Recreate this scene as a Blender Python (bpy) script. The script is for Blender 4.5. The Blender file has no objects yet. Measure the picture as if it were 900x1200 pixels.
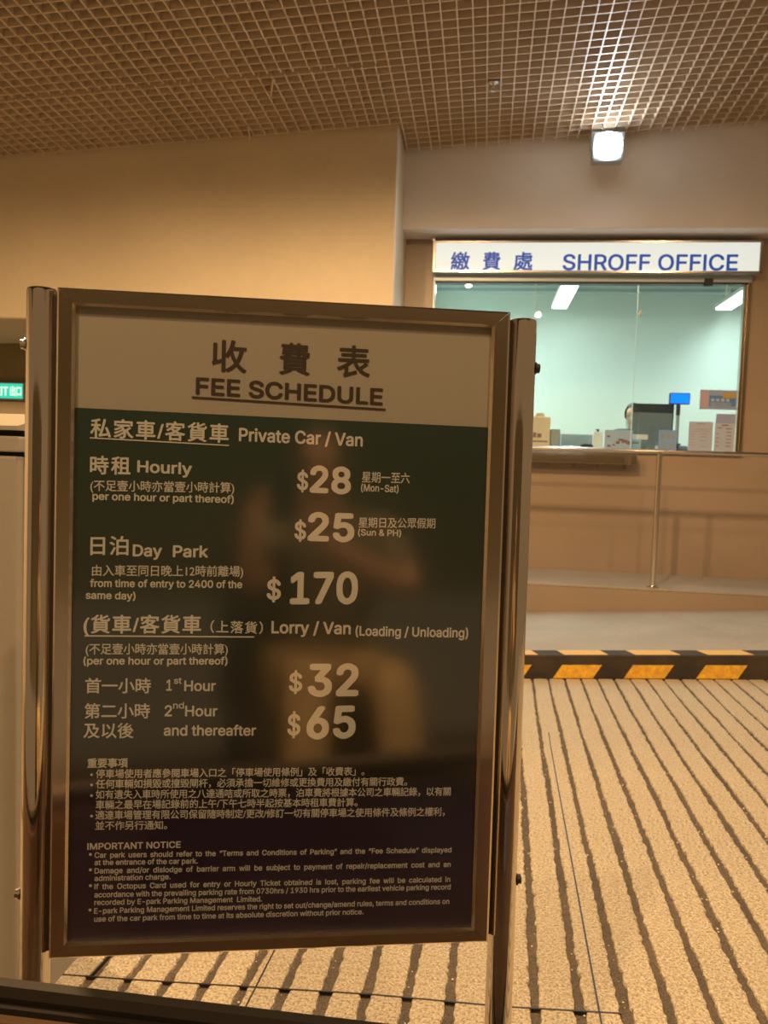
import bpy, bmesh, math, random
from mathutils import Vector, Matrix
from mathutils.geometry import delaunay_2d_cdt
R = math.radians
C = bpy.context.scene.collection
SC = bpy.context.scene
random.seed(7)

# ------------------------------------------------------------------ camera
cd = bpy.data.cameras.new('camera')
cd.sensor_fit = 'VERTICAL'; cd.sensor_height = 36.0; cd.sensor_width = 27.0
cd.lens = 930.0 / 1200.0 * 36.0
cd.clip_start = 0.02
cd.dof.use_dof = True; cd.dof.focus_distance = 1.17; cd.dof.aperture_fstop = 11.0
cam = bpy.data.objects.new('camera', cd); C.objects.link(cam)
dn = Vector((-450, -13900, -930)).normalized()            # gravity seen from the camera
zc = -dn; fw = Vector((0, 0, -1))
yc = (fw - zc * fw.dot(zc)).normalized(); xc = yc.cross(zc)
cam.matrix_world = Matrix.Translation((0, 0, 1.2)) @ Matrix((xc, yc, zc)).to_4x4()
SC.camera = cam

# ------------------------------------------------------------------ world, lights, exposure
SC.view_settings.view_transform = 'Standard'; SC.view_settings.look = 'None'
SC.view_settings.gamma = 1.0; SC.view_settings.use_curve_mapping = False
SC.view_settings.exposure = 0.82
w = bpy.data.worlds.new('world'); SC.world = w; w.use_nodes = True
w.node_tree.nodes['Background'].inputs[0].default_value = (1.0, 0.62, 0.30, 1)
w.node_tree.nodes['Background'].inputs[1].default_value = 0.13
SC.cycles.max_bounces = 8; SC.cycles.diffuse_bounces = 4; SC.cycles.glossy_bounces = 5
SC.cycles.transparent_max_bounces = 12
SC.cycles.sample_clamp_indirect = 4.0

A = R(7.0)                                                # the building stands turned 7 degrees
BM = Matrix.Rotation(-A, 4, 'Z')
def B(u, v, z): return BM @ Vector((u, v, z))
def floor_z(u, v): return 0.003 + 0.0622 * (u - 0.074) - 0.0351 * (v + 0.042)   # the ramp's own slope
def ceil_z(u, v): return floor_z(u, v) + 4.305

def lamp(name, kind, pos, col, power, size=0.1, aim=None, sy=None, spot=None, blend=.5):
    l = bpy.data.lights.new(name, kind); l.color = col; l.energy = power
    if kind == 'AREA':
        l.size = size
        if sy: l.shape = 'RECTANGLE'; l.size_y = sy
    else: l.shadow_soft_size = size
    if spot: l.spot_size = R(spot); l.spot_blend = blend
    o = bpy.data.objects.new(name, l); C.objects.link(o); o.location = pos
    d = (Vector(aim) - Vector(pos)) if aim else Vector((0, 0, -1))
    o.rotation_euler = d.to_track_quat('-Z', 'Y').to_euler()
    return o
WARM = (1.0, 0.61, 0.28)
W_LAMPS = [(-0.35, 2.55), (-1.85, 2.45), (2.3, 3.2), (-0.9, -1.1), (1.0, -1.3)]
W_POWER = [270, 230, 50, 210, 130]  # first two throw the rail shadows; the other three are added fill
W_WHERE = ['straight ahead over the ramp, first row', 'first row, left of the one straight ahead', 'added as fill at the right, towards the office', 'added behind and left of the car to light the board', 'added behind and right of the car to light the board']
for (u, v), e in zip(W_LAMPS, W_POWER):
    lamp('ceiling_light', 'SPOT', B(u, v, ceil_z(u, v) - .13), WARM, e, .055, spot=172, blend=.3)
FLOOD = B(0.95, 7.17, 3.98)
lamp('flood_light', 'SPOT', FLOOD + Vector((-.03, -.22, -.10)), (0.84, 0.92, 1.0), 60, .10, aim=B(.3, 3.6, 1.2), spot=176, blend=.9)
for u, v in ((.95, 9.2), (3.0, 9.6), (-.4, 9.4)):
    lamp('office_light', 'AREA', B(u, v, 3.25), (0.90, 1.0, 0.97), 38, .15, sy=1.2)

# ------------------------------------------------------------------ materials
def mat(name, col, rough=.6, metal=0.0, noise=None, bump=None, emit=None, spec=None, coat=None, alpha=None, var=None, aniso=None):
    m = bpy.data.materials.new(name); m.use_nodes = True
    nt = m.node_tree; p = nt.nodes['Principled BSDF']
    p.inputs['Base Color'].default_value = (*col, 1); p.inputs['Roughness'].default_value = rough
    p.inputs['Metallic'].default_value = metal
    if spec is not None: p.inputs['IOR'].default_value = spec
    if coat: p.inputs['Coat Weight'].default_value = coat; p.inputs['Coat Roughness'].default_value = .03
    if alpha is not None: p.inputs['Alpha'].default_value = alpha
    if emit: p.inputs['Emission Color'].default_value = (*emit[0], 1); p.inputs['Emission Strength'].default_value = emit[1]
    tc = None
    def coord():
        nonlocal tc
        if tc is None: tc = nt.nodes.new('ShaderNodeTexCoord')
        return tc.outputs['Object']
    if noise:                                             # list of (scale, low colour, high colour, factor)
        prev = None
        for sc_, dark, amt in noise:
            n = nt.nodes.new('ShaderNodeTexNoise'); n.inputs['Scale'].default_value = sc_; n.inputs['Detail'].default_value = 6
            nt.links.new(coord(), n.inputs['Vector'])
            r = nt.nodes.new('ShaderNodeMapRange'); r.inputs[1].default_value = .35; r.inputs[2].default_value = .65
            r.inputs[3].default_value = 0; r.inputs[4].default_value = amt
            nt.links.new(n.outputs['Fac'], r.inputs[0])
            x = nt.nodes.new('ShaderNodeMix'); x.data_type = 'RGBA'
            nt.links.new(r.outputs[0], x.inputs[0])
            if prev: nt.links.new(prev, x.inputs[6])
            else: x.inputs[6].default_value = (*col, 1)
            x.inputs[7].default_value = (*dark, 1)
            prev = x.outputs[2]
        nt.links.new(prev, p.inputs['Base Color'])
    if bump:
        n = nt.nodes.new('ShaderNodeTexNoise'); n.inputs['Scale'].default_value = bump[0]; n.inputs['Detail'].default_value = 5
        nt.links.new(coord(), n.inputs['Vector'])
        b = nt.nodes.new('ShaderNodeBump'); b.inputs['Distance'].default_value = bump[1]; b.inputs['Strength'].default_value = 1
        nt.links.new(n.outputs['Fac'], b.inputs['Height']); nt.links.new(b.outputs[0], p.inputs['Normal'])
    return m
def glass(name, tint, ior, rough=0.0, body=None, body_amt=0.0):
    m = bpy.data.materials.new(name); m.use_nodes = True; nt = m.node_tree; nt.nodes.clear()
    o = nt.nodes.new('ShaderNodeOutputMaterial'); t = nt.nodes.new('ShaderNodeBsdfTransparent'); t.inputs[0].default_value = (*tint, 1)
    g = nt.nodes.new('ShaderNodeBsdfGlossy'); g.inputs['Roughness'].default_value = rough
    f = nt.nodes.new('ShaderNodeFresnel'); f.inputs[0].default_value = ior
    ge = nt.nodes.new('ShaderNodeNewGeometry'); io = nt.nodes.new('ShaderNodeMapRange')   # same reflectance from both sides of a face
    io.inputs[3].default_value = ior; io.inputs[4].default_value = 1 / ior
    nt.links.new(ge.outputs['Backfacing'], io.inputs[0]); nt.links.new(io.outputs[0], f.inputs[0])
    x = nt.nodes.new('ShaderNodeMixShader'); nt.links.new(f.outputs[0], x.inputs[0])
    src = t.outputs[0]
    if body:
        d = nt.nodes.new('ShaderNodeBsdfDiffuse'); d.inputs[0].default_value = (*body, 1)
        y = nt.nodes.new('ShaderNodeMixShader'); y.inputs[0].default_value = body_amt
        nt.links.new(t.outputs[0], y.inputs[1]); nt.links.new(d.outputs[0], y.inputs[2]); src = y.outputs[0]
    nt.links.new(src, x.inputs[1]); nt.links.new(g.outputs[0], x.inputs[2]); nt.links.new(x.outputs[0], o.inputs[0])
    return m
M = {}
M['bulk'] = mat('painted_concrete', (.72, .64, .50), .55, noise=[(1.3, (.60, .53, .42), .5), (14, (.64, .57, .45), .4)], bump=(9, .004))
M['fascia'] = mat('painted_fascia', (.84, .82, .82), .5, noise=[(1.5, (.74, .72, .72), .5)], bump=(9, .003))
M['wall'] = mat('brown_wall_finish', (.37, .29, .23), .32, noise=[(1.1, (.30, .24, .19), .7), (24, (.34, .27, .21), .4)], bump=(30, .0006))
M['backwall'] = mat('olive_wall_paint', (.30, .26, .15), .6, noise=[(2, (.25, .22, .13), .6)])
M['white'] = mat('office_wall_paint', (.66, .75, .71), .6, noise=[(.8, (.61, .72, .68), .5)])
M['slat'] = mat('ceiling_slat_paint', (.68, .56, .43), .45, noise=[(3, (.56, .45, .34), .6)])
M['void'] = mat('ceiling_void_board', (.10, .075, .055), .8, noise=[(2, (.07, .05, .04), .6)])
M['rib'] = mat('ribbed_concrete', (.66, .57, .40), .45, noise=[(1.3, (.46, .42, .33), .7), (7, (.50, .42, .29), .5), (90, (.22, .15, .08), .85), (170, (.95, .88, .70), .8)], bump=(90, .02))
M['groove'] = mat('dirty_groove', (.055, .045, .038), .9, noise=[(5, (.17, .135, .10), .6), (120, (.04, .03, .025), .8), (260, (.30, .26, .2), .35)], bump=(150, .006))
M['pave'] = mat('cement_pavement', (.42, .39, .33), .6, noise=[(2.2, (.33, .30, .25), .7), (40, (.34, .31, .26), .7)], bump=(60, .002))
M['kerb'] = mat('black_kerb_paint', (.028, .024, .022), .75, noise=[(5, (.09, .06, .035), .6), (50, (.03, .028, .026), .5)], bump=(40, .003))
M['yellow'] = mat('yellow_kerb_paint', (1.0, .60, .04), .5, noise=[(25, (.62, .33, .05), .7), (90, (.35, .22, .08), .35)], bump=(40, .002))
M['yellowdull'] = mat('worn_yellow_paint', (.80, .50, .12), .7, noise=[(25, (.60, .44, .24), .7)], bump=(40, .002))
M['seal'] = mat('black_joint_sealant', (.02, .018, .016), .5)
M['steel'] = mat('polished_steel', (.80, .74, .66), .08, 1.0, noise=[(3, (.62, .56, .48), .6)], bump=(14, .0002))
M['brush'] = mat('brushed_steel', (.74, .65, .54), .15, 1.0, noise=[(4, (.60, .52, .42), .5)], bump=(60, .00008))
M['darksteel'] = mat('dark_bolt_metal', (.05, .045, .04), .4, .6)
M['alu'] = mat('grey_aluminium', (.42, .50, .58), .4, .6)
M['railsteel'] = mat('rail_steel', (.70, .66, .62), .2, 1.0)
M['ink'] = mat('brown_black_ink', (.035, .022, .018), .5)
M['letter'] = mat('white_vinyl', (.72, .74, .74), .5)
M['blue'] = mat('blue_sign_vinyl', (.004, .08, .46), .4, emit=((.0, .10, .60), .20))
M['exitgreen'] = mat('exit_green', (.02, .5, .36), .4, emit=((.03, .60, .42), .6))
M['exitwhite'] = mat('exit_lit_letter', (.8, .9, .7), .4, emit=((.75, 1.0, .68), .8))
M['paper'] = mat('white_paper', (.40, .48, .68), .7)
M['lilac'] = mat('lilac_print', (.28, .36, .62), .6)
M['print'] = mat('brown_print', (.28, .13, .12), .7)
M['greyprint'] = mat('grey_print', (.36, .32, .33), .7)
M['posterblue'] = mat('blue_poster_print', (.08, .22, .55), .6)
M['postergold'] = mat('gold_poster_print', (.42, .32, .10), .6)
M['carton'] = mat('beige_carton', (.72, .58, .44), .7, noise=[(20, (.65, .5, .38), .4)])
M['black'] = mat('black_plastic', (.018, .022, .028), .4)
M['navy'] = mat('dark_monitor_plastic', (.03, .045, .07), .45)
M['greyplastic'] = mat('grey_plastic', (.30, .32, .33), .5)
M['whiteplastic'] = mat('white_plastic', (.72, .72, .68), .4)
M['screen'] = mat('blue_screen', (.0, .1, .8), .3, emit=((.0, .14, 1.0), 1.1))
M['tube'] = mat('fluorescent_diffuser', (.9, .95, .92), .4, emit=((.92, 1.0, .97), 3.0))
M['led'] = mat('white_led', (.9, .95, 1), .4, emit=((.84, .93, 1.0), 45.0))
M['warmlamp'] = mat('warm_lamp_glass', (1, .8, .5), .4, emit=((1.0, .6, .25), 12.0))
M['cab'] = mat('grey_cabinet_paint', (.40, .38, .34), .32, noise=[(2, (.35, .33, .30), .5)])
M['skin'] = mat('skin', (.62, .36, .22), .5, noise=[(20, (.50, .25, .15), .4)])
M['hair'] = mat('black_hair', (.02, .016, .014), .5, bump=(120, .004))
M['shirt'] = mat('tan_shirt_cloth', (.22, .18, .12), .8, bump=(14, .02))
M['darkshirt'] = mat('dark_shirt_cloth', (.06, .07, .09), .8)
M['trouser'] = mat('tan_trouser_cloth', (.60, .42, .20), .85, bump=(10, .02))
M['doorskin'] = mat('dark_car_paint', (.09, .05, .03), .35, coat=.3)
M['rubber'] = mat('black_rubber_seal', (.012, .009, .007), .6)
M['cardark'] = mat('dark_car_interior', (.03, .022, .016), .7)
M['cover'] = glass('clear_acrylic_cover', (.97, .97, .96), 2.0, .11)
M['window'] = glass('window_glass', (.93, .98, .96), 1.45, 0.0)
M['acrylic'] = glass('hazy_acrylic', (.85, .92, .94), 1.4, .1, (.6, .70, .76), .16)

# fee schedule print: white head above (header edge), green below running into indigo
m = bpy.data.materials.new('fee_sheet_print'); m.use_nodes = True; nt = m.node_tree; p = nt.nodes['Principled BSDF']
p.inputs['Roughness'].default_value = .45
tc = nt.nodes.new('ShaderNodeTexCoord'); sp = nt.nodes.new('ShaderNodeSeparateXYZ'); nt.links.new(tc.outputs['Object'], sp.inputs[0])
mr = nt.nodes.new('ShaderNodeMapRange'); mr.inputs[1].default_value = -.454; mr.inputs[2].default_value = .309
nt.links.new(sp.outputs['Z'], mr.inputs[0])
cr = nt.nodes.new('ShaderNodeValToRGB'); e = cr.color_ramp.elements
e[0].position = 0; e[0].color = (.020, .013, .048, 1); e[1].position = 1; e[1].color = (.003, .034, .030, 1)
for pos, c in ((.22, (.014, .010, .044, 1)), (.31, (.007, .010, .012, 1)), (.7, (.002, .021, .020, 1))):
    q = e.new(pos); q.color = c
nt.links.new(mr.outputs[0], cr.inputs[0])
gt = nt.nodes.new('ShaderNodeMath'); gt.operation = 'MULTIPLY_ADD'; gt.inputs[1].default_value = .0101; nt.links.new(sp.outputs['X'], gt.inputs[0]); nt.links.new(sp.outputs['Z'], gt.inputs[2])
g2 = nt.nodes.new('ShaderNodeMath'); g2.operation = 'GREATER_THAN'; g2.inputs[1].default_value = .309; nt.links.new(gt.outputs[0], g2.inputs[0])
mx = nt.nodes.new('ShaderNodeMix'); mx.data_type = 'RGBA'; mx.inputs[7].default_value = (.44, .42, .39, 1)
nt.links.new(g2.outputs[0], mx.inputs[0]); nt.links.new(cr.outputs[0], mx.inputs[6]); nt.links.new(mx.outputs[2], p.inputs['Base Color'])
M['sheet'] = m

# lightbox face of the office sign
m = mat('lit_sign_face', (.50, .58, .62), .4, emit=((.86, .95, .92), .38)); M['signface'] = m

# ------------------------------------------------------------------ helpers
class MB:
    def __init__(s): s.bm = bmesh.new()
    def box(s, x0, x1, y0, y1, z0, z1, bev=0, seg=1, M4=None):
        r = bmesh.ops.create_cube(s.bm, size=1)['verts']
        for v in r: v.co = Vector(((x0 + x1) / 2 + v.co.x * (x1 - x0), (y0 + y1) / 2 + v.co.y * (y1 - y0), (z0 + z1) / 2 + v.co.z * (z1 - z0)))
        if M4: bmesh.ops.transform(s.bm, matrix=M4, verts=r)
        if bev:
            es = list({e for v in r for e in v.link_edges})
            bmesh.ops.bevel(s.bm, geom=es, offset=bev, segments=seg, profile=.6, affect='EDGES', clamp_overlap=True)
        return s
    def hexa(s, p, bev=0):                                # 8 points: bottom 4 ccw, top 4 ccw
        v = [s.bm.verts.new(q) for q in p]
        fs = [(3, 2, 1, 0), (4, 5, 6, 7), (0, 1, 5, 4), (1, 2, 6, 5), (2, 3, 7, 6), (3, 0, 4, 7)]
        for f in fs: s.bm.faces.new([v[i] for i in f])
        if bev:
            es = list({e for q in v for e in q.link_edges})
            bmesh.ops.bevel(s.bm, geom=es, offset=bev, segments=1, affect='EDGES')
        return s
    def tube(s, a, b, r, seg=24, r2=None, cap=True):
        a = Vector(a); b = Vector(b); d = b - a; q = d.to_track_quat('Z', 'Y').to_matrix().to_4x4()
        bmesh.ops.create_cone(s.bm, cap_ends=cap, segments=seg, radius1=r, radius2=r if r2 is None else r2, depth=d.length,
                              matrix=Matrix.Translation((a + b) / 2) @ q)
        return s
    def lathe(s, prof, origin=(0, 0, 0), seg=32, axis=None):
        q = (Vector(axis).to_track_quat('Z', 'Y').to_matrix().to_4x4() if axis else Matrix())
        T = Matrix.Translation(origin) @ q; rings = []
        for r, z in prof:
            if r < 1e-6: rings.append([s.bm.verts.new(T @ Vector((0, 0, z)))])
            else: rings.append([s.bm.verts.new(T @ Vector((r * math.cos(2 * math.pi * k / seg), r * math.sin(2 * math.pi * k / seg), z))) for k in range(seg)])
        for a, b in zip(rings, rings[1:]):
            for k in range(seg):
                j = (k + 1) % seg
                if len(a) == 1 and len(b) == 1: break
                if len(a) == 1: s.bm.faces.new([a[0], b[j], b[k]])
                elif len(b) == 1: s.bm.faces.new([a[k], a[j], b[0]])
                else: s.bm.faces.new([a[k], a[j], b[j], b[k]])
        return s
    def prism(s, pts, axis, t0, t1):                      # polygon extruded along axis index
        def mk(p, t):
            c = list(p); c.insert(axis, t); return s.bm.verts.new(c)
        a = [mk(p, t0) for p in pts]; b = [mk(p, t1) for p in pts]
        s.bm.faces.new(a); s.bm.faces.new(b[::-1]); n = len(pts)
        for i in range(n): s.bm.faces.new([a[i], a[(i + 1) % n], b[(i + 1) % n], b[i]])
        return s
    def mesh(s, name, m, smooth=False):
        bmesh.ops.recalc_face_normals(s.bm, faces=s.bm.faces)
        me = bpy.data.meshes.new(name); s.bm.to_mesh(me); s.bm.free()
        if m: me.materials.append(m)
        if smooth:
            for f in me.polygons: f.use_smooth = True
            me.set_sharp_from_angle(angle=R(40))
        return me
def put(name, mb, m, parent=None, loc=None, smooth=False, label=None, cat=None, group=None, kind=None, rot=None):
    me = mb.mesh(name, m, smooth) if isinstance(mb, MB) else mb
    o = bpy.data.objects.new(name, me); C.objects.link(o)
    if parent: o.parent = parent
    if loc is not None: o.location = loc
    if rot is not None: o.rotation_euler = rot
    tag(o, label, cat, group, kind); return o
def tag(o, label=None, cat=None, group=None, kind=None):
    if label: o['label'] = label
    if cat: o['category'] = cat
    if group: o['group'] = group
    if kind: o['kind'] = kind
def thing(name, loc, label, cat, rz=-A, group=None, rx=0):
    o = bpy.data.objects.new(name, None); C.objects.link(o); o.empty_display_size = .1
    o.location = loc; o.rotation_euler = (rx, 0, rz); tag(o, label, cat, group); return o
RB = (0, 0, -A)
def struct(name, mb, m, loc=(0, 0, 0), **k):              # geometry given in building coordinates
    o = put(name, mb, m, loc=loc, rot=RB, kind='structure', **k); return o
def skin(name, pts, edges, rad, m, parent=None, sub=2, root=0):
    me = bpy.data.meshes.new(name); me.from_pydata(pts, edges, [])
    o = bpy.data.objects.new(name, me); C.objects.link(o)
    if parent: o.parent = parent
    s = o.modifiers.new('s', 'SKIN'); s.use_smooth_shade = True
    for i, r in enumerate(rad):
        r = r if isinstance(r, tuple) else (r, r)
        me.skin_vertices[0].data[i].radius = r; me.skin_vertices[0].data[i].use_root = (i == root)
    d = o.modifiers.new('d', 'SUBSURF'); d.levels = sub; d.render_levels = sub
    bpy.context.view_layer.update()
    me2 = bpy.data.meshes.new_from_object(o.evaluated_get(bpy.context.evaluated_depsgraph_get()))
    o.modifiers.clear(); o.data = me2; me2.materials.append(m); me2.name = name
    for f in me2.polygons: f.use_smooth = True
    return o

def bundled(fn):                                          # Blender's own bundled sans font, if present
    try: return bpy.data.fonts.load(bpy.utils.system_resource('DATAFILES', path='fonts') + '/' + fn)
    except Exception: return None
SANS = bundled('Inter.woff2')
# ---- lettering: flat glyph meshes fitted between two points of a baseline
TS = bpy.data.scenes.new('text_bench')                    # small bench scene, removed again below
def raw(body, font, sc_char=1.0, fill=True):
    c = bpy.data.curves.new('t', 'FONT'); c.body = body; c.size = 1; c.resolution_u = 5
    if font: c.font = font
    if not fill: c.fill_mode = 'NONE'
    c.space_character = sc_char
    o = bpy.data.objects.new('t', c); TS.collection.objects.link(o)
    vl = TS.view_layers[0]; vl.update()
    me = bpy.data.meshes.new_from_object(o.evaluated_get(vl.depsgraph))
    bpy.data.objects.remove(o); bpy.data.curves.remove(c); return me
def span(me):
    xs = [v.co.x for v in me.vertices]; return max(xs) - min(xs)
_g = {}
def glyph(ch):                                            # one sans character: points, triangles, advance
    if ch not in _g:
        adv = span(raw('H' + ch + 'H', SANS, fill=False)) - span(raw('H', SANS, fill=False))
        hh = span(raw('HH', SANS, fill=False)) - span(raw('H', SANS, fill=False))
        adv -= hh
        if ch in 'Il':                                    # plain strokes, like the grotesque lettering of the photograph
            hx = sorted({round(v.co.x, 3) for v in raw('H', SANS, fill=False).vertices}); st = hx[1] - hx[0]
            hy = max(v.co.y for v in raw('H' if ch == 'I' else 'd', SANS, fill=False).vertices)
            _g[ch] = ([(hx[0], 0), (hx[0] + st, 0), (hx[0] + st, hy), (hx[0], hy)], [(0, 1, 2, 3)], 2 * hx[0] + st)
        elif ch == ' ': _g[ch] = ([], [], adv)
        else:
            me = raw(ch, SANS, fill=False)
            vs = [(v.co.x, v.co.y) for v in me.vertices]; es = [tuple(e.vertices) for e in me.edges]
            nb = {}
            for a, q in es: nb.setdefault(a, []).append(q); nb.setdefault(q, []).append(a)
            loops, seen = [], set()
            for v0 in range(len(vs)):
                if v0 in seen or v0 not in nb: continue
                lp = [v0]; seen.add(v0); cur = v0
                while True:
                    nx = [q for q in nb[cur] if q not in seen]
                    if not nx: break
                    # follow the spline order so that the turning direction is kept
                    q = cur + 1 if cur + 1 in nx else nx[0]
                    lp.append(q); seen.add(q); cur = q
                loops.append(lp)
            r = delaunay_2d_cdt([Vector(p) for p in vs], es, [], 0, 1e-7)
            pts = [(p.x, p.y) for p in r[0]]; tris = []
            for f in r[2]:
                x = sum(pts[i][0] for i in f) / 3; y = sum(pts[i][1] for i in f) / 3; wn = 0
                for lp in loops:
                    for a, q in zip(lp, lp[1:] + lp[:1]):
                        (ax, ay), (bx_, by) = vs[a], vs[q]
                        if (ay <= y) != (by <= y):
                            t_ = (y - ay) / (by - ay)
                            if ax + t_ * (bx_ - ax) > x: wn += 1 if by > ay else -1
                if wn != 0: tris.append(tuple(f))
            _g[ch] = (pts, tris, adv)
    return _g[ch]
def glyphs(body, off, sc_char=1.0, sc_word=1.0):
    if any(ord(q) > 0x2fff for q in body): me = raw(body, None, sc_char)
    else:
        V3, F3, x = [], [], 0.0
        for ch in body:
            p_, t_, adv = glyph(ch)
            n = len(V3); V3 += [(q[0] + x, q[1], 0) for q in p_]; F3 += [tuple(i + n for i in f) for f in t_]
            x += adv * (sc_word if ch == ' ' else sc_char)
        me = bpy.data.meshes.new('t'); me.from_pydata(V3, [], F3)
    if off:                                               # bolder: the outline repeated a hair to each side
        bm = bmesh.new(); bm.from_mesh(me); src = list(bm.faces); nv = len(bm.verts)
        for k, (dx, dy) in enumerate(((1, .5), (-1, .5), (1, -.5), (-1, -.5), (0, 1), (0, -1))):
            r = bmesh.ops.duplicate(bm, geom=src)
            for v in r['geom']:
                if isinstance(v, bmesh.types.BMVert): v.co += Vector((dx * off, dy * off, .0004 * (k + 1)))
        bm.to_mesh(me); bm.free()
    xs = [v.co.x for v in me.vertices]
    return me, min(xs), max(xs)
_met = {}; WF = 1.0
def metric(ch):                                           # ink height and base of a reference glyph
    if ch not in _met:
        me, a, q = glyphs(ch, 0); ys = [v.co.y for v in me.vertices]; _met[ch] = (max(ys) - min(ys), -min(ys))
    return _met[ch]
def fit_text(body, x0, x1, za, zb, h, mode, off):
    w_ = x1 - x0
    if body == '•':
        me = bpy.data.meshes.new('t'); r = w_ * .40; cx_, cz_ = (x0 + x1) / 2, za + h * .48
        me.from_pydata([(cx_ + r * math.cos(k * math.pi / 6), -.0002, cz_ + r * math.sin(k * math.pi / 6)) for k in range(12)], [], [tuple(range(12))]); return me
    if mode == 'c':
        H_, D_ = metric('車'); s = h / (H_ + 2 * off); sx = s
        me, a, b = glyphs(body, off)
        n = len(body)
        if n > 1:
            me2, a2, b2 = glyphs(body, off, 1.2)
            k = ((b2 - a2) - (b - a)) / .2
            sc_ = 1 + (w_ / sx - (b - a)) / k
            sc2 = max(.97, min(1.5, sc_))
            me, a, b = glyphs(body, off, sc2)
        sx = w_ / (b - a); base = (D_ + off) * s
    elif mode == 'w':
        off *= metric('H')[0] / .682
        s = h / (metric('H')[0] + 2 * off)
        me, a, b = glyphs(body, off); me2, a2, b2 = glyphs(body, off, 1, 2.0)
        k = (b2 - a2) - (b - a)
        sw = max(.7, min(4, 1 + (w_ / (s * .97 * WF) - (b - a)) / k))
        me, a, b = glyphs(body, off, 1, sw); sx = w_ / (b - a); base = 0
    else:
        off *= metric('H')[0] / .682
        s = h / (metric('H')[0] + 2 * off); me, a, b = glyphs(body, off); sx = w_ / (b - a); base = 0
    for v in me.vertices:
        x = (v.co.x - a) * sx
        v.co = (x0 + x, -v.co.z * .1, za + (zb - za) * x / w_ + base + v.co.y * s); 
    return me
def letters(items, m, parent, y, name='lettering'):
    for it in items:
        me = fit_text(*it); me.materials.clear(); me.materials.append(m)
        # glyph front must look towards -y
        o = bpy.data.objects.new(name, me); C.objects.link(o); o.parent = parent; o.location = (0, y, 0)
# ================================================================== THE SETTING
# ---- ramp floor: a dirty slab with raised concrete ribs, 0.1 m apart
V0, V1 = -1.0, 5.03
U0, U1 = -3.3, 5.6
m = MB()
m.hexa([(u, v, floor_z(u, v) - d) for d in (.12, .008) for u, v in ((U0, V0), (U1, V0), (U1, V1 + .2), (U0, V1 + .2))])
floor = struct('floor', m, M['groove'])
gx = Vector((1, 0, .0622)).normalized(); gy = Vector((.0275, 1, .0622 * .0275 - .0351)).normalized()
gz = gx.cross(gy).normalized(); gx = gy.cross(gz)
def rib_mesh(seed):
    rnd = random.Random(seed); m = bmesh.new(); L = V1 - V0; n = 460; prev = None; p1, p2 = rnd.uniform(0, 9), rnd.uniform(0, 9)
    ja = jb = 0
    for i in range(n + 1):
        y = L * i / n
        ja = ja * .35 + rnd.gauss(0, .0017); jb = jb * .35 + rnd.gauss(0, .0017); wv = .0022 * math.sin(y * 3.1 + p1) + .0016 * math.sin(y * 7.7 + p2); wd = .0350 + .0075 * (y / L) ** 1.5
        k = .0022 if rnd.random() < .05 else 0
        a, b = -wd + ja + k + wv, wd + jb - k + wv * .4
        row = [m.verts.new(p) for p in ((a - .002, y, -.010), (a, y, -.0015 + rnd.uniform(-.0006, .0004)), (a + .004, y, 0), (b - .004, y, 0), (b, y, -.0015 + rnd.uniform(-.0006, .0004)), (b + .002, y, -.010))]
        if prev:
            for j in range(5): m.faces.new([prev[j], prev[j + 1], row[j + 1], row[j]])
        prev = row
    me = bpy.data.meshes.new('rib'); m.to_mesh(me); m.free(); me.materials.append(M['rib']); return me
ribs = [rib_mesh(i) for i in range(7)]
k0 = int((U0 - .222) / .1) + 1
for k in range(k0, k0 + 87):
    u = .272 + .05 + .1 * k + .0275 * (V0 - 1.76)
    o = bpy.data.objects.new('rib', ribs[(k * 5) % 7]); C.objects.link(o); o.parent = floor
    o.matrix_local = Matrix.Translation((u, V0, floor_z(u, V0))) @ Matrix((gx, gy, gz)).transposed().to_4x4()
# loose grit lying in the grooves
m = MB(); rg = random.Random(11)
for i in range(420):
    k = rg.randint(-10, 12); v = rg.uniform(1.15, 4.0); u = .272 + .1 * k + .0275 * (v - 1.76) + rg.uniform(-.008, .008); r_ = rg.uniform(.0012, .0034)
    bmesh.ops.create_icosphere(m.bm, subdivisions=1, radius=r_, matrix=Matrix.Translation((u, v, floor_z(u, v) - .008 + r_ * .7)) @ Matrix.Diagonal((1, rg.uniform(.7, 1.6), .8, 1)))
o = put('grit', m, mat('pale_grit', (.75, .70, .62), .4), loc=(0, 0, 0), rot=RB, kind='stuff', label='pale grit and dirt lying in the grooves of the ramp', cat='grit')
def seal(pts, w_=.004, name='joint_sealant'):
    m = MB()
    for (a, b) in zip(pts, pts[1:]):
        a = Vector(a); b = Vector(b); d = (b - a).normalized(); s = Vector((-d.y, d.x)) * w_ / 2
        q = [a - s, b - s, b + s, a + s]
        q = [(p.x, p.y) for p in q]
        if s.x > 0: q = q[::-1]
        m.hexa([(p[0], p[1], floor_z(*p) + h) for h in (-.006, .0012) for p in q])
    put(name, m, M['seal'], floor)
seal([(.313 - .0275 * .5, 1.30), (.313, 1.76), (.330, 2.4), (.362, 3.62), (.372, 3.9)], .0045)
seal([(-1.3, 1.825), (-.8, 1.812), (-.215, 1.806), (.1, 1.788), (.362, 1.787)], .0045)
seal([(-.93, 1.82), (-.90, 2.4), (-.80, 3.6)], .004)
seal([(-.52, 1.2), (-.50, 1.81), (-.46, 3.0)], .004)

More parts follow.
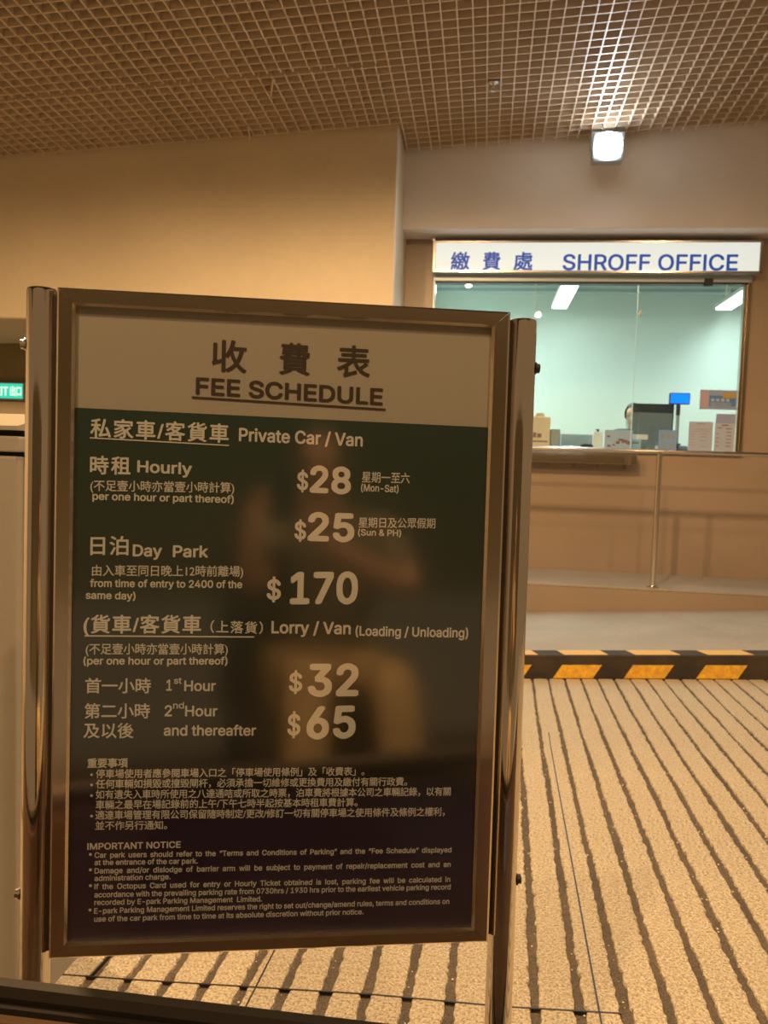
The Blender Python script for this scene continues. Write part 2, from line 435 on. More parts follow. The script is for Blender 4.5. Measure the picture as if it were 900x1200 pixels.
# ---- kerb and pavement
m = MB(); m.hexa([(u, v, floor_z(u, v) + d) for d in (-.12, .15) for u, v in ((U0, V1), (U1, V1), (U1, 5.19), (U0, 5.19))], .006)
kerb = struct('trim_1', m, M['kerb'], label='black kerb edge with yellow slanted stripes below the pavement')
m = MB()
nu = 30
for i in range(nu):
    a = U0 + (U1 - U0) * i / nu; b = U0 + (U1 - U0) * (i + 1) / nu
    if i == 0: pass
m.hexa([(u, v, floor_z(u, v) + d) for d in (-.10, .150) for u, v in ((U0, 5.19), (U1, 5.19), (U1, 6.95), (U0, 6.95))])
struct('floor_pavement', m, M['pave'], label='grey cement pavement between kerb and office wall')
for k in range(-8, 12):
    b0 = .491 + .4335 * k
    if b0 < U0 + .1 or b0 > U1 - .5: continue
    m = MB()
    def fp(u, h): return (u, floor_z(u, V1) + h)
    w_ = .245
    lo, hi = .004, .088
    pts = [(b0, lo), (b0 + w_, lo), (b0 + w_ + .052, hi), (b0 + .052, hi)]
    m.hexa([(p[0], V1 - .0012, floor_z(p[0], V1) + p[1]) for p in pts] + [(p[0], V1 + .001, floor_z(p[0], V1) + p[1]) for p in pts])
    put('paint_stripe', m, M['yellow'], kerb)
    m = MB()
    pts = [(b0 + .065, V1 + .012), (b0 + .065 + .27, V1 + .012), (b0 + .30, 5.185), (b0 + .03, 5.185)]
    m.hexa([(p[0], p[1], floor_z(*p) + .149) for p in pts] + [(p[0], p[1], floor_z(*p) + .1512) for p in pts])
    put('paint_stripe', m, M['yellowdull'], kerb)

# ---- walkway ledge in front of the office
LV = 6.843; WV = 7.793
m = MB(); m.hexa([(u, v, z) for z in (-.4, .165) for u, v in ((-3.2, LV), (5.6, LV), (5.6, WV), (-3.2, WV))])
led = struct('trim_2', m, M['wall'], label='brown finished ledge carrying the handrail')
m = MB(); m.hexa([(u, v, z) for z in (.165, .189) for u, v in ((-3.2, LV - .006), (5.6, LV - .006), (5.6, WV), (-3.2, WV))], .005)
put('ledge_top', m, M['pave'], led)

# ---- office front wall with the window opening
WL, WR, WB, WT = -.549, 2.38, 1.335, 2.985
m = MB()
T = WV + .18
m.box(-.85, WL, WV, T, .0, 3.9); m.box(WR, 5.6, WV, T, .0, 3.9)
m.box(WL, WR, WV, T, .0, WB); m.box(WL, WR, WV, T, WT, 3.9)
struct('wall_front', m, M['wall'], label='brown wall around the office window')
m = MB(); FV = 7.443
m.hexa([(u, v, 3.325) for u, v in ((-.86, FV), (5.6, FV), (5.6, WV - .002), (-.86, WV - .002))] + [(u, v, ceil_z(u, v) + .12) for u, v in ((-.86, FV), (5.6, FV), (5.6, WV - .002), (-.86, WV - .002))], .004)
struct('wall_fascia', m, M['fascia'], label='pale fascia above the office sign')
# bulkhead on the left, with its soffit
BV = 6.907
m = MB()
m.hexa([(u, v, 2.378) for u, v in ((-6.6, BV), (-.825, BV), (-.825, WV + .1), (-6.6, 8.75))] + [(u, v, ceil_z(u, v) + .12) for u, v in ((-6.6, BV), (-.825, BV), (-.825, WV + .1), (-6.6, 8.75))], .012)
struct('wall_bulkhead', m, M['bulk'], label='large tan concrete bulkhead under the ceiling on the left')
m = MB(); m.box(-6.6, -.86, 8.85, 9.0, -.6, 3.0); struct('wall_back', m, M['backwall'], label='olive wall below the bulkhead')
m = MB(); m.box(-6.6, -.86, 8.80, 8.85, 1.587, 1.735, .004); struct('trim_3', m, M['bulk'], label='pale rail along the olive wall')
m = MB(); m.box(-.86, -.72, T, 8.9, -.3, 3.9); struct('wall_side', m, M['bulk'], label='side wall of the office')
# floor behind, under the bulkhead
m = MB(); m.hexa([(u, v, floor_z(u, v) + d) for d in (-.1, .10) for u, v in ((-6.6, 5.03), (U0, 5.03), (-3.2, 8.9), (-6.6, 8.9))])
struct('floor_left', m, M['pave'])
m = MB(); m.hexa([(u, v, floor_z(u, v) + d) for d in (-.12, -.0) for u, v in ((-6.6, -1), (U0, -1), (U0, 5.03), (-6.6, 5.03))])
struct('floor_lane', m, M['rib'])

# ---- eggcrate ceiling: a board with slats hanging under it, each slat an object
m = MB(); CV0, CV1 = 2.6, 7.44
m.hexa([(u, v, ceil_z(u, v) + d) for d in (.062, .12) for u, v in ((-6.6, -4), (5.6, -4), (5.6, CV1 + .3), (-6.6, CV1 + .3))])
ceiling = struct('ceiling', m, M['void'])
SD = .058
cx_ = Vector((1, 0, .0622)).normalized(); cy_ = Vector((0, 1, -.0351)).normalized(); cz_ = cx_.cross(cy_).normalized(); cy_ = cz_.cross(cx_)
CM = Matrix((cx_, cy_, cz_)).transposed().to_4x4()
SEAM = 5.88
def slat(L, along):
    m = MB(); t = .0042
    if along == 'v': m.box(-t, t, 0, L, 0, SD)
    else: m.box(0, L, -t, t, .001, SD)
    return m.mesh('slat', M['slat'])
s_near, s_far, s_full = slat(SEAM - CV0 - .01, 'v'), slat(CV1 - SEAM - .05, 'v'), slat(CV1 - CV0 - .03, 'v')
s_beam = slat(BV - SEAM - .09, 'v')
s_nearrow, s_leftrow = slat(11.0, 'u'), slat(11.0, 'u')
rr = random.Random(3)
def lay(me, u, v, rot=None, dz=0):
    o = bpy.data.objects.new('slat', me); C.objects.link(o); o.parent = ceiling
    mt = Matrix.Translation((u, v, ceil_z(u, v) + dz)) @ CM
    if rot: mt = mt @ rot
    o.matrix_local = mt
for i in range(110):
    u = -.194 + .1 * (i - 54)
    if u < -5.5 or u > 5.5: continue
    jit = Matrix.Rotation(rr.gauss(0, .0012), 4, 'Z')
    if u < -1.0:
        lay(s_near, u, CV0, jit); lay(s_beam, u + (.028 if u > -2.6 else .012), SEAM + .012, Matrix.Rotation(rr.gauss(0, .002), 4, 'Z'))
    elif u < -.84: lay(s_near, u, CV0, jit); lay(s_beam, u, SEAM + .012)
    else: lay(s_full, u, CV0, jit)
right_row = slat(5.5 + .84, 'u')
for i in range(49):
    v = CV0 + .02 + .1 * i
    if v > CV1 - .05: break
    if v < BV - .07: lay(s_nearrow, -5.5, v, Matrix.Rotation(rr.gauss(0, .0002), 4, 'Z'))
    else: lay(right_row, -.82, v)
bent = slat(.22, 'v')
lay(bent, -1.66, 5.93, Matrix.Rotation(.35, 4, 'Z') @ Matrix.Rotation(-.10, 4, 'X'), -.012)
lay(bent, -2.06, 6.62, Matrix.Rotation(.22, 4, 'Z') @ Matrix.Rotation(-.08, 4, 'X'), -.010)

m = MB(); m.box(-6.8, -6.6, -1.0, 8.9, -.8, 4.6); struct('wall_left', m, M['bulk'])
# a garage wall far behind the viewer closes the lane
m = MB(); m.box(-9.6, 9.6, -13.2, -13.0, -.8, 5.6); struct('wall_rear', m, M['backwall'])

# ================================================================== OFFICE ROOM
m = MB(); m.box(-.85, 5.0, 10.8, 10.95, -.2, 3.9); struct('wall_office_back', m, M['white'], label='pale green back wall of the office')
m = MB(); m.box(5.0, 5.15, T, 10.95, -.2, 3.9); struct('wall_office_right', m, M['white'])
m = MB(); m.box(-1.0, -.85, 8.95, 10.95, -.2, 3.9); struct('wall_office_left', m, M['white'])
m = MB(); m.box(-.85, 5.0, T, 10.8, 3.67, 3.8); struct('ceiling_office', m, M['white'])
m = MB(); m.box(-.85, 5.0, T, 10.8, .15, .25); struct('floor_office', m, M['pave'])
m = MB(); m.box(-.84, 4.99, 10.50, 10.79, 3.44, 3.66); struct('trim_4', m, M['white'], label='boxed cornice across the office back wall')

m = MB(); m.box(-.84, 4.99, 10.47, 10.52, 3.405, 3.44); struct('trim_5', m, M['alu'], label='grey strip drawn as the shadow line under the office cornice')  # grey strip stands in for the shade below the cornice
# window frame, head, panes
m = MB()
wf = thing('window_1', B(0, WV, 0), 'wide office window of four glass panes in a thin grey frame', None); wf['kind'] = 'structure'
def inw(m): return m
m.box(WL, WL + .022, -.03, .10, WB, WT, .003); put('window_frame', m, M['alu'], wf)
m = MB(); m.box(WR - .03, WR, -.03, .10, WB, WT, .003); m.box(WR - .052, WR - .03, -.01, .06, WB, WT - .03, .003); put('window_frame', m, M['brush'], wf)
m = MB(); m.box(WL, WR, -.035, .10, WT - .062, WT, .004); put('window_frame', m, M['alu'], wf)
m = MB(); m.box(WL, WR, -.02, .08, WT - .076, WT - .062, .002); put('window_track', m, M['black'], wf)
m = MB(); m.box(WL, WR, -.05, .24, 1.335, 1.362, .004); put('window_sill', m, M['railsteel'], wf)
edges = [WL + .022, .428, 1.383, 2.18, WR - .052]
PT, PB = WT - .076, 1.362
for a, b in zip(edges, edges[1:]):
    m = MB(); m.box(a + .002, b - .002, .018, .026, PB, PT); put('pane', m, M['window'], wf)
M['edge'] = mat('glass_edge_glow', (.45, .6, .56), .3, emit=((.6, .85, .78), .04))  # faint glow put into the strip so the pane joints look bright
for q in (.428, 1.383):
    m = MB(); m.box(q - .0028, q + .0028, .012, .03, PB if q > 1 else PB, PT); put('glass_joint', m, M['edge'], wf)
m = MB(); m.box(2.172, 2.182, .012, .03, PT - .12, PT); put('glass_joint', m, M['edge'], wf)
m = MB(); m.box(1.955, 2.035, -.05, .0, WT - .098, WT - .03, .005); put('window_latch', m, M['black'], wf)
m = MB(); m.box(1.40, 1.414, .004, .018, PT - .30, PT - .235, .003); m.box(1.385, 1.43, .006, .016, PT - .27, PT - .262); put('pane_clip', m, M['railsteel'], wf)

# the stainless tray below the sill
t = thing('counter_tray', B(.92, WV, 1.335), 'brown steel tray shelf under the office window sill', 'shelf')
m = MB(); m.box(-.6, .49, -.20, -.0, -.028, -.006, .003); put('shelf_board', m, M['wall'], t)
m = MB(); m.box(-.6, .49, -.205, -.19, -.115, -.006, .003); put('shelf_apron', m, M['brush'], t)
for i in range(5):
    m = MB(); m.prism([(-.19, -.03), (-.0, -.03), (-.0, -.16), (-.02, -.16), (-.19, -.10)], 0, -.55 + .24 * i, -.535 + .24 * i); put('bracket', m, M['brush'], t)

# ================================================================== SHROFF OFFICE light box
s = thing('office_sign', B(.93, WV, 2.99), 'long lit white sign reading 繳費處 SHROFF OFFICE in blue above the window', 'sign')
m = MB(); m.box(-1.478, 1.488, -.145, -.003, -.008, .275, .004); put('sign_box', m, M['alu'], s)
m = MB(); m.box(-1.455, 1.465, -.150, -.144, .008, .262, .0015); put('sign_face', m, M['signface'], s)
m = MB()
for a, b, c, d in ((-1.482, 1.492, -.012, .008), (-1.482, 1.492, .262, .280)): m.box(a, b, -.156, -.142, c, d, .002)
for a, b in ((-1.482, -1.458), (1.468, 1.492)): m.box(a, b, -.156, -.142, -.012, .28, .002)
put('sign_rim', m, M['railsteel'], s)
m = MB(); m.tube((-1.476, -.168, .285), (-1.476, -.14, .285), .012, 12); put('rim_stud', m, M['railsteel'], s)
cx0 = .93
fz = 2.99
letters([('繳', -.381 - cx0, -.204 - cx0, 2.998 - fz, 2.998 - fz, .170, 'c', .022), ('費', -.08 - cx0, .083 - cx0, 2.998 - fz, 2.998 - fz, .170, 'c', .022),
         ('處', .205 - cx0, .382 - cx0, 2.998 - fz, 2.998 - fz, .170, 'c', .022),
         ('SHROFF OFFICE', .657 - cx0, 2.211 - cx0, 3.005 - fz, 3.005 - fz, .145, 's', .020)], M['blue'], s, -.1515)
# ================================================================== THINGS
# ---- flood light at the ceiling in front of the fascia
t = thing('flood_lamp', FLOOD + Vector((0, 0, -.03)), 'bright white flood lamp hanging under the ceiling by the fascia', 'lamp', rx=0)
m = MB(); m.box(-.128, .128, -.02, .10, -.145, .10, .02, 2); put('lamp_housing', m, M['alu'], t)
m = MB(); m.lathe([(0, -.0), (.112, 0), (.115, .012), (0, .014)], (0, -.036, -.02), 32, (0, 1, 0)); put('lamp_lens', m, M['led'], t)
m = MB(); m.box(-.139, -.129, .02, .06, -.04, .112, .003); m.box(.129, .139, .02, .06, -.04, .112, .003); m.box(-.139, .139, .02, .06, .104, .114, .003); put('lamp_bracket', m, M['alu'], t)
# ---- warm ceiling downlights (out of the frame; the last three are added as fill)
for i, (u, v) in enumerate(W_LAMPS):
    z = ceil_z(u, v)
    t = thing('ceiling_downlight', B(u, v, z), 'round warm ceiling downlight ' + W_WHERE[i], 'lamp', group='warm ceiling downlights')
    m = MB(); m.lathe([(.0, .05), (.085, .05), (.085, -.05), (.07, -.052), (.065, -.04), (.065, .03), (0, .03)], seg=28); put('lamp_housing', m, M['whiteplastic'], t, smooth=True)
    m = MB(); m.lathe([(0, .028), (.05, .025), (.05, .015), (0, .008)], seg=20); put('lamp_lens', m, M['warmlamp'], t)
# ---- sprinkler
zc2 = ceil_z(-.04, 6.28)
t = thing('sprinkler_head', B(-.04, 6.28, zc2), 'small silver sprinkler head hanging from the slatted ceiling', 'sprinkler')
m = MB(); m.lathe([(0, .0), (.042, 0), (.046, -.006), (.03, -.014), (.012, -.016), (.012, -.035), (0, -.036)], seg=24); put('escutcheon', m, M['railsteel'], t, smooth=True)
m = MB()
for s_ in (-1, 1): m.tube((0, 0, -.033), (s_ * .02, 0, -.05), .004, 8); m.tube((s_ * .02, 0, -.05), (0, 0, -.068), .004, 8)
m.tube((0, 0, -.036), (0, 0, -.066), .004, 8); put('sprinkler_frame', m, M['railsteel'], t)
m = MB(); m.lathe([(0, -.066), (.022, -.067), (.022, -.069), (0, -.071)], seg=20); put('deflector', m, M['railsteel'], t)

# ---- handrail
t = thing('handrail', B(1.46, LV + .04, .189), 'round steel handrail on a single post in front of the office', 'rail')
m = MB(); m.tube((-1.95, 0, 1.145), (4.1, 0, 1.145), .019, 20); put('top_rail', m, M['railsteel'], t, smooth=True)
for q in (-1.9, 0, 1.9):
    m = MB(); m.tube((q, 0, 0.0), (q, 0, 1.13), .022, 20); m.lathe([(0, 0), (.05, 0), (.05, .006), (.025, .012), (.022, .02)], (q, 0, 0), 20); put('post', m, M['railsteel'], t, smooth=True)

# ---- exit sign
t = thing('exit_sign', B(-5.575, 8.80, 1.765), 'green lit EXIT 出口 sign under the bulkhead on the left', 'sign')
m = MB(); m.box(-.225, .232, -.07, 0, -.02, .185, .004); put('sign_case', m, M['greyplastic'], t)
m = MB(); m.box(-.213, .215, -.075, -.069, .0, .172, .002); put('sign_face', m, M['exitgreen'], t)
letters([('EXIT', -.19, .035, .035, .035, .10, 's', .018), ('出口', .06, .20, .028, .028, .115, 'c', .015)], M['exitwhite'], t, -.0762)

# ---- grey cabinet at the left
t = thing('ticket_cabinet', B(-1.2, 1.62, floor_z(-1.2, 1.8)), 'pale grey metal cabinet with a stepped lid at the left edge', 'cabinet')
fz = floor_z(-1.2, 1.8)
cr0 = .195
def cz(y): return 1.268 - (y - 487) * .00186 - fz
m = MB(); m.box(-.3, cr0, .03, .30, 0, cz(536), .006, 2); put('cabinet_body', m, M['cab'], t)
m = MB(); m.box(-.295, cr0 - .005, .0, .035, .09, cz(534.5), .006, 2); put('cabinet_door', m, M['cab'], t)
m = MB(); m.box(-.29, cr0 - .01, .04, .29, cz(537), cz(500)); put('inner_frame', m, M['black'], t)
m = MB(); m.box(-.30, cr0, .0, .30, cz(529.5), cz(511), .004, 2); put('middle_band', m, M['cab'], t)
m = MB(); m.prism([(-.005, cz(504)), (.3, cz(504)), (.3, cz(487) + .014), (.10, cz(487) + .008), (.012, cz(497)), (-.005, cz(499))], 0, -.302, cr0 + .002); put('lid', m, M['cab'], t)
m = MB(); m.box(-.28, cr0 - .02, .03, .28, .0, .03); put('plinth', m, M['black'], t)

# ---- inside the office, on and behind the counter
m = MB(); m.box(-.71, 4.99, T + .01 - 8.2, .42, 1.075, 1.11, .004)
t = thing('office_counter', B(0, 8.2, .25), 'long white counter inside the office window', 'counter')
put('counter_top', m, M['whiteplastic'], t)
m = MB(); m.box(-.70, 4.98, T + .06 - 8.2, .35, .0, 1.075); put('counter_base', m, M['wall'], t)
CZ = 1.361
def item(name, u, v, label, cat, z=CZ): return thing(name, B(u, v, z), label, cat)
t = item('carton', .54, 8.10, 'beige carton with a folded top at the left of the counter', 'box')
m = MB(); m.box(-.103, .103, -.07, .07, 0, .305, .004); put('carton_body', m, M['carton'], t)
m = MB(); m.prism([(-.055, .30), (.055, .30), (.035, .345), (-.035, .345)], 1, -.03, .03); put('carton_flap', m, M['carton'], t)
m = MB(); m.box(-.07, -.03, -.0715, -.0695, .10, .15); m.box(-.02, .02, -.0715, -.0695, .10, .14); m.box(-.09, .08, -.0715, -.0695, .055, .07); put('printed_mark', m, M['print'], t, kind='stuff')
t = item('file_box', .69, 8.10, 'dark grey file box beside the beige carton', 'box')
m = MB(); m.hexa([(-.035, -.07, 0), (.035, -.07, 0), (.035, .07, 0), (-.035, .07, 0), (-.038, -.07, .185), (.055, -.07, .185), (.055, .07, .185), (-.038, .07, .185)], .004); put('box_body', m, M['greyplastic'], t)
m = MB(); m.box(-.03, .045, -.05, .05, .18, .188); put('box_inside', m, M['black'], t)
t = item('transaction_tray', .925, 8.25, 'low grey clear-fronted tray standing on the counter', 'tray')
m = MB(); m.box(-.17, .17, -.012, -.006, 0, .155, .002); put('clear_front', m, M['acrylic'], t)
m = MB(); m.box(-.17, .17, .08, .09, 0, .15, .002); put('back_panel', m, M['greyplastic'], t)
m = MB(); m.box(-.17, .17, -.006, .085, 0, .012, .002); put('tray_base', m, M['greyplastic'], t)
m = MB(); m.tube((-.155, -.013, .0), (-.155, -.013, .16), .006, 10); put('edge_rod', m, M['whiteplastic'], t)
t = item('note_pad', .865, 8.07, 'pale blue pad lying before the clear tray', 'paper')
m = MB(); m.box(-.09, .08, -.05, .05, 0, .03, .003); put('pad', m, mat('pale_blue_paper', (.5, .66, .72), .6), t)
t = item('stapler', 1.0, 8.05, 'black stapler lying before the clear tray', 'stapler')
m = MB(); m.box(-.075, .075, -.018, .018, 0, .014, .004); put('stapler_base', m, M['black'], t)
m = MB(); m.prism([(-.07, .018), (.072, .022), (.06, .045), (-.02, .052), (-.07, .03)], 1, -.014, .014); put('stapler_arm', m, M['black'], t)
t = item('hand_gel_bottle', 1.118, 8.12, 'white box bottle with a black pump on the counter', 'bottle')
m = MB(); m.box(-.048, .048, -.03, .03, 0, .175, .01, 2); put('bottle_body', m, M['whiteplastic'], t)
m = MB(); m.tube((0, 0, .175), (0, 0, .195), .012, 12); m.box(-.022, .012, -.008, .008, .193, .203, .003); put('pump', m, M['black'], t)
def notice(name, u0, u1, z0, z1, v, label, rows, head=True, blobs=None, m0=None, cat='notice', gm='print'):
    t = thing(name, B((u0 + u1) / 2, v, z0), label, cat); w_ = u1 - u0; h = z1 - z0
    m = MB(); m.box(-w_ / 2, w_ / 2, -.002, .002, 0, h, .0008); put('sheet', m, m0 or M['paper'], t)
    m = MB(); pk = 'stuff'
    if head: m.box(-w_ * .17, w_ * .17, -.0032, -.0018, h * .915, h * .955)
    for (a, b, c, d) in rows: m.box(-w_ / 2 + a * w_, -w_ / 2 + b * w_, -.0032, -.0018, c * h, d * h)
    put('printed_text', m, M[gm], t, kind='stuff')
    return t, w_, h
t, w_, h = notice('counter_notice', 1.167, 1.43, CZ, 1.555, 8.00, 'cream notice with red-brown drawing standing on the counter', [(.08, .2, .62, .72), (.1, .24, .15, .25), (.42, .55, .30, .44), (.5, .68, .46, .56), (.62, .82, .36, .52), (.8, .93, .28, .46), (.3, .38, .2, .3)], False)
m = MB(); m.box(-w_ / 2, w_ / 2, .003, .05, 0, .01); put('stand', m, M['whiteplastic'], t)
t, w_, h = notice('small_notice', 1.675, 1.845, CZ, 1.566, 7.99, 'small lilac notice with a figure before the monitor', [(.15, .34, .56, .82), (.45, .62, .6, .88), (.68, .88, .56, .8), (.12, .4, .36, .42), (.6, .9, .12, .38), (.15, .45, .12, .3)], False, m0=M['lilac'], gm='greyprint')
m = MB(); m.box(-w_ / 2, w_ / 2, .003, .05, 0, .01); put('stand', m, M['whiteplastic'], t)
rows = [(.1, .9, .66, .675), (.15, .85, .72, .735)] + [(.08, .25, y, y + .02) for y in (.2, .3, .4, .5, .58)] + [(.5, .78, y, y + .02) for y in (.16, .36, .48, .58)] + [(.3, .95, .76, .77)]
notice('price_notice', 1.907, 2.124, 1.365, 1.645, WV + .014, 'left white notice with thin grey lines on the office glass', rows, True, gm='greyprint')
rows = [(.12, .38, .82, .845), (.55, .85, .8, .83)] + [(.08, .22, y, y + .022) for y in (.2, .34, .48, .62)] + [(.58, .84, y, y + .026) for y in (.2, .32, .44, .56, .68)]
notice('rate_notice', 2.142, 2.322, 1.365, 1.635, WV + .014, 'right white notice with brown table rows on the office glass', rows, True)
notice('blank_notice', 2.148, 2.324, 1.60, 1.723, WV + .0185, 'plain grey-lilac sheet behind the right notice', [], False, m0=M['lilac'])
t, w_, h = notice('payment_poster', 1.991, 2.325, 1.762, 1.942, WV + .014, 'wide lilac and blue payment poster high on the office glass', [], False, m0=M['lilac'])
m = MB(); m.box(-w_ / 2 + .085, w_ / 2 - .012, -.0035, -.0018, .03, h * .72); put('printed_panel', m, M['posterblue'], t)
m = MB(); m.box(-w_ / 2 + .20, w_ / 2 - .015, -.0042, -.003, h * .6, h * .86); put('printed_panel', m, M['postergold'], t)
m = MB()
for i in range(4): m.box(-w_ / 2 + .10 + i * .045, -w_ / 2 + .13 + i * .045, -.0045, -.003, .075, .10)
for i in range(3): m.box(-w_ / 2 + .095, w_ / 2 - .05, -.0045, -.003, .035 + .012 * i, .04 + .012 * i)
put('printed_text', m, M['paper'], t, kind='stuff')
m = MB(); m.box(-w_ / 2 + .004, -w_ / 2 + .078, -.0035, -.0018, .008, h - .008); put('printed_panel', m, mat('mauve_print', (.44, .36, .46), .6), t)

# monitor seen from behind, its clear screen guard, the customer display
t = item('computer_monitor', 1.685, 8.38, 'dark computer monitor seen from its back behind the glass', 'monitor')
m = MB(); m.box(-.205, .205, -.02, .02, .10, .485, .012, 2); m.box(-.15, .15, -.045, -.015, .16, .40, .02, 2); put('monitor_case', m, M['navy'], t)
m = MB(); m.box(-.19, .19, .02, .022, .115, .47); put('monitor_screen', m, mat('office_screen_glow', (.1, .12, .14), .3, emit=((.5, .7, .8), .6)), t)
m = MB(); m.box(-.03, .03, -.055, -.03, .01, .28, .006); put('monitor_neck', m, M['black'], t)
m = MB(); m.box(-.10, .12, -.07, .08, 0, .014, .006); put('monitor_foot', m, M['black'], t)
m = MB(); m.box(-.04, .04, -.0465, -.0445, .27, .28); put('maker_plate', m, M['greyplastic'], t)
t = item('screen_guard', 1.615, 8.10, 'hazy clear acrylic guard standing before the monitor', 'guard')
m = MB(); m.box(-.235, .20, -.003, .003, .02, .375, .002); put('guard_panel', m, M['acrylic'], t)
m = MB(); m.box(-.235, -.18, -.02, .02, 0, .02, .003); put('guard_foot', m, M['whiteplastic'], t)
m = MB(); m.box(.14, .20, -.02, .02, 0, .02, .003); put('guard_foot', m, M['whiteplastic'], t)
m = MB(); m.box(-.18, -.02, -.008, -.003, .11, .16, .002); put('guard_label', m, M['whiteplastic'], t)
t = item('desk_printer', 1.50, 8.19, 'low white printer left of the monitor foot', 'printer')
m = MB(); m.box(-.085, .04, -.06, .06, 0, .12, .012, 2); put('printer_body', m, M['whiteplastic'], t)
m = MB(); m.box(-.06, .02, -.062, -.055, .07, .085); put('paper_slot', m, M['black'], t)
t = item('customer_display', 1.89, 8.16, 'small blue lit customer display on a dark pole', 'display')
m = MB(); m.box(-.098, .098, -.012, .03, .468, .58, .006); put('display_case', m, M['navy'], t)
m = MB(); m.box(-.088, .088, -.0135, -.0115, .478, .571); put('display_screen', m, M['screen'], t)
m = MB(); m.tube((-.006, .01, .02), (-.006, .01, .47), .017, 14); put('pole', m, M['greyplastic'], t)
m = MB(); m.tube((-.006, .01, .36), (-.006, .01, .47), .020, 14); put('pole_collar', m, M['black'], t)
m = MB(); m.box(-.06, .08, -.04, .07, 0, .028, .008); put('display_base', m, M['black'], t)
t = item('telephone', 1.915, 8.045, 'black desk telephone at the foot of the blue display', 'telephone')
m = MB(); m.prism([(-.05, 0), (.06, 0), (.06, .06), (-.05, .025)], 0, -.055, .055); put('telephone_body', m, M['black'], t)
m = MB(); m.box(-.055, -.025, -.05, .06, .06, .08, .008); put('handset', m, M['black'], t)
# fluorescent lights
for (a, b, lab) in (((.904, 9.545), (.942, 11.0), 'left fluorescent light hanging in the office'), ((3.043, 9.6), (3.052, 10.62), 'right fluorescent light hanging in the office')):
    v0, v1 = (9.05, 10.46) if a[0] < 2 else (8.95, 10.46)
    u = .88 if a[0] < 2 else 2.88
    t = thing('fluorescent_light', B(u, (v0 + v1) / 2, 3.19), lab, 'lamp')
    L = (v1 - v0) / 2
    m = MB(); m.box(-.10, .10, -L, L, .012, .06, .005); put('light_body', m, M['whiteplastic'], t)
    m = MB(); m.box(-.092, .092, -L + .02, L - .02, -.012, .012, .008, 2); put('diffuser', m, M['tube'], t)
    for q in (-L * .7, L * .7):
        m = MB(); m.tube((0, q, .06), (0, q, .475), .006, 8); put('hanger', m, M['whiteplastic'], t)

# ================================================================== FEE SCHEDULE STAND
YAW, TILT = R(6.648), R(1.524)
CEN = Vector((-.143, 1.147, .946)); UP = Vector((-.1158 * math.sin(TILT) * 1.0, math.sin(TILT), math.cos(TILT)))
UP = Vector((-math.sin(YAW) * math.sin(TILT), math.cos(YAW) * math.sin(TILT), math.cos(TILT)))
HC = 1.012
t = thing('fee_schedule_stand', CEN - UP * HC, 'steel framed FEE SCHEDULE board standing on two round posts on the ribbed ramp', 'sign', rz=YAW, rx=-TILT)
def fpart(name, m, mt, **k): return put(name, m, mt, t, (0, 0, HC), **k)
m = MB(); m.box(-.297, .297, 0, .004, -.454, .454); sheet = fpart('sheet', m, M['sheet'], label='printed fee sheet, white heading over dark green and indigo')
m = MB(); m.box(-.310, .312, .0045, .020, -.464, .466, .002); fpart('back_panel', m, M['brush'])
m = MB(); m.box(-.2975, .2975, -.0062, -.0042, -.4545, .4545); fpart('clear_cover', m, M['cover'])
ox0, ox1, oz0, oz1 = -.3195, .3220, -.4735, .4755; ix, iz0, iz1 = .2955, -.4525, .4525
def frame_bar(a, b, c, d):                                # a,b outer corners; c,d inner corners (x,z)
    m = MB()
    def P(p, y): return (p[0], y, p[1])
    def mid(o, i, f): return (o[0] + (i[0] - o[0]) * f, o[1] + (i[1] - o[1]) * f)
    rows = [[P(a, .018), P(b, .018)], [P(a, -.0105), P(b, -.0105)], [P(mid(a, d, .12), -.0125), P(mid(b, c, .12), -.0125)],
            [P(mid(a, d, .86), -.0125), P(mid(b, c, .86), -.0125)], [P(d, -.0075), P(c, -.0075)], [P(d, .0), P(c, .0)]]
    vs = [[m.bm.verts.new(q) for q in r_] for r_ in rows]
    for r0, r1 in zip(vs, vs[1:] + vs[:1]): m.bm.faces.new([r0[0], r0[1], r1[1], r1[0]])
    m.bm.faces.new([r_[0] for r_ in vs]); m.bm.faces.new([r_[1] for r_ in vs][::-1])
    return m
g = .0003
fpart('frame_rail', frame_bar((ox0 + g, oz1), (ox1 - g, oz1), (ix - g, iz1), (-ix + g, iz1)), M['brush'])
fpart('frame_rail', frame_bar((ox1 - g, oz0), (ox0 + g, oz0), (-ix + g, iz0), (ix - g, iz0)), M['brush'])
fpart('frame_rail', frame_bar((ox1, oz1 - g), (ox1, oz0 + g), (ix, iz0 + g), (ix, iz1 - g)), M['brush'])
fpart('frame_rail', frame_bar((ox0, oz0 + g), (ox0, oz1 - g), (-ix, iz1 - g), (-ix, iz0 + g)), M['brush'])
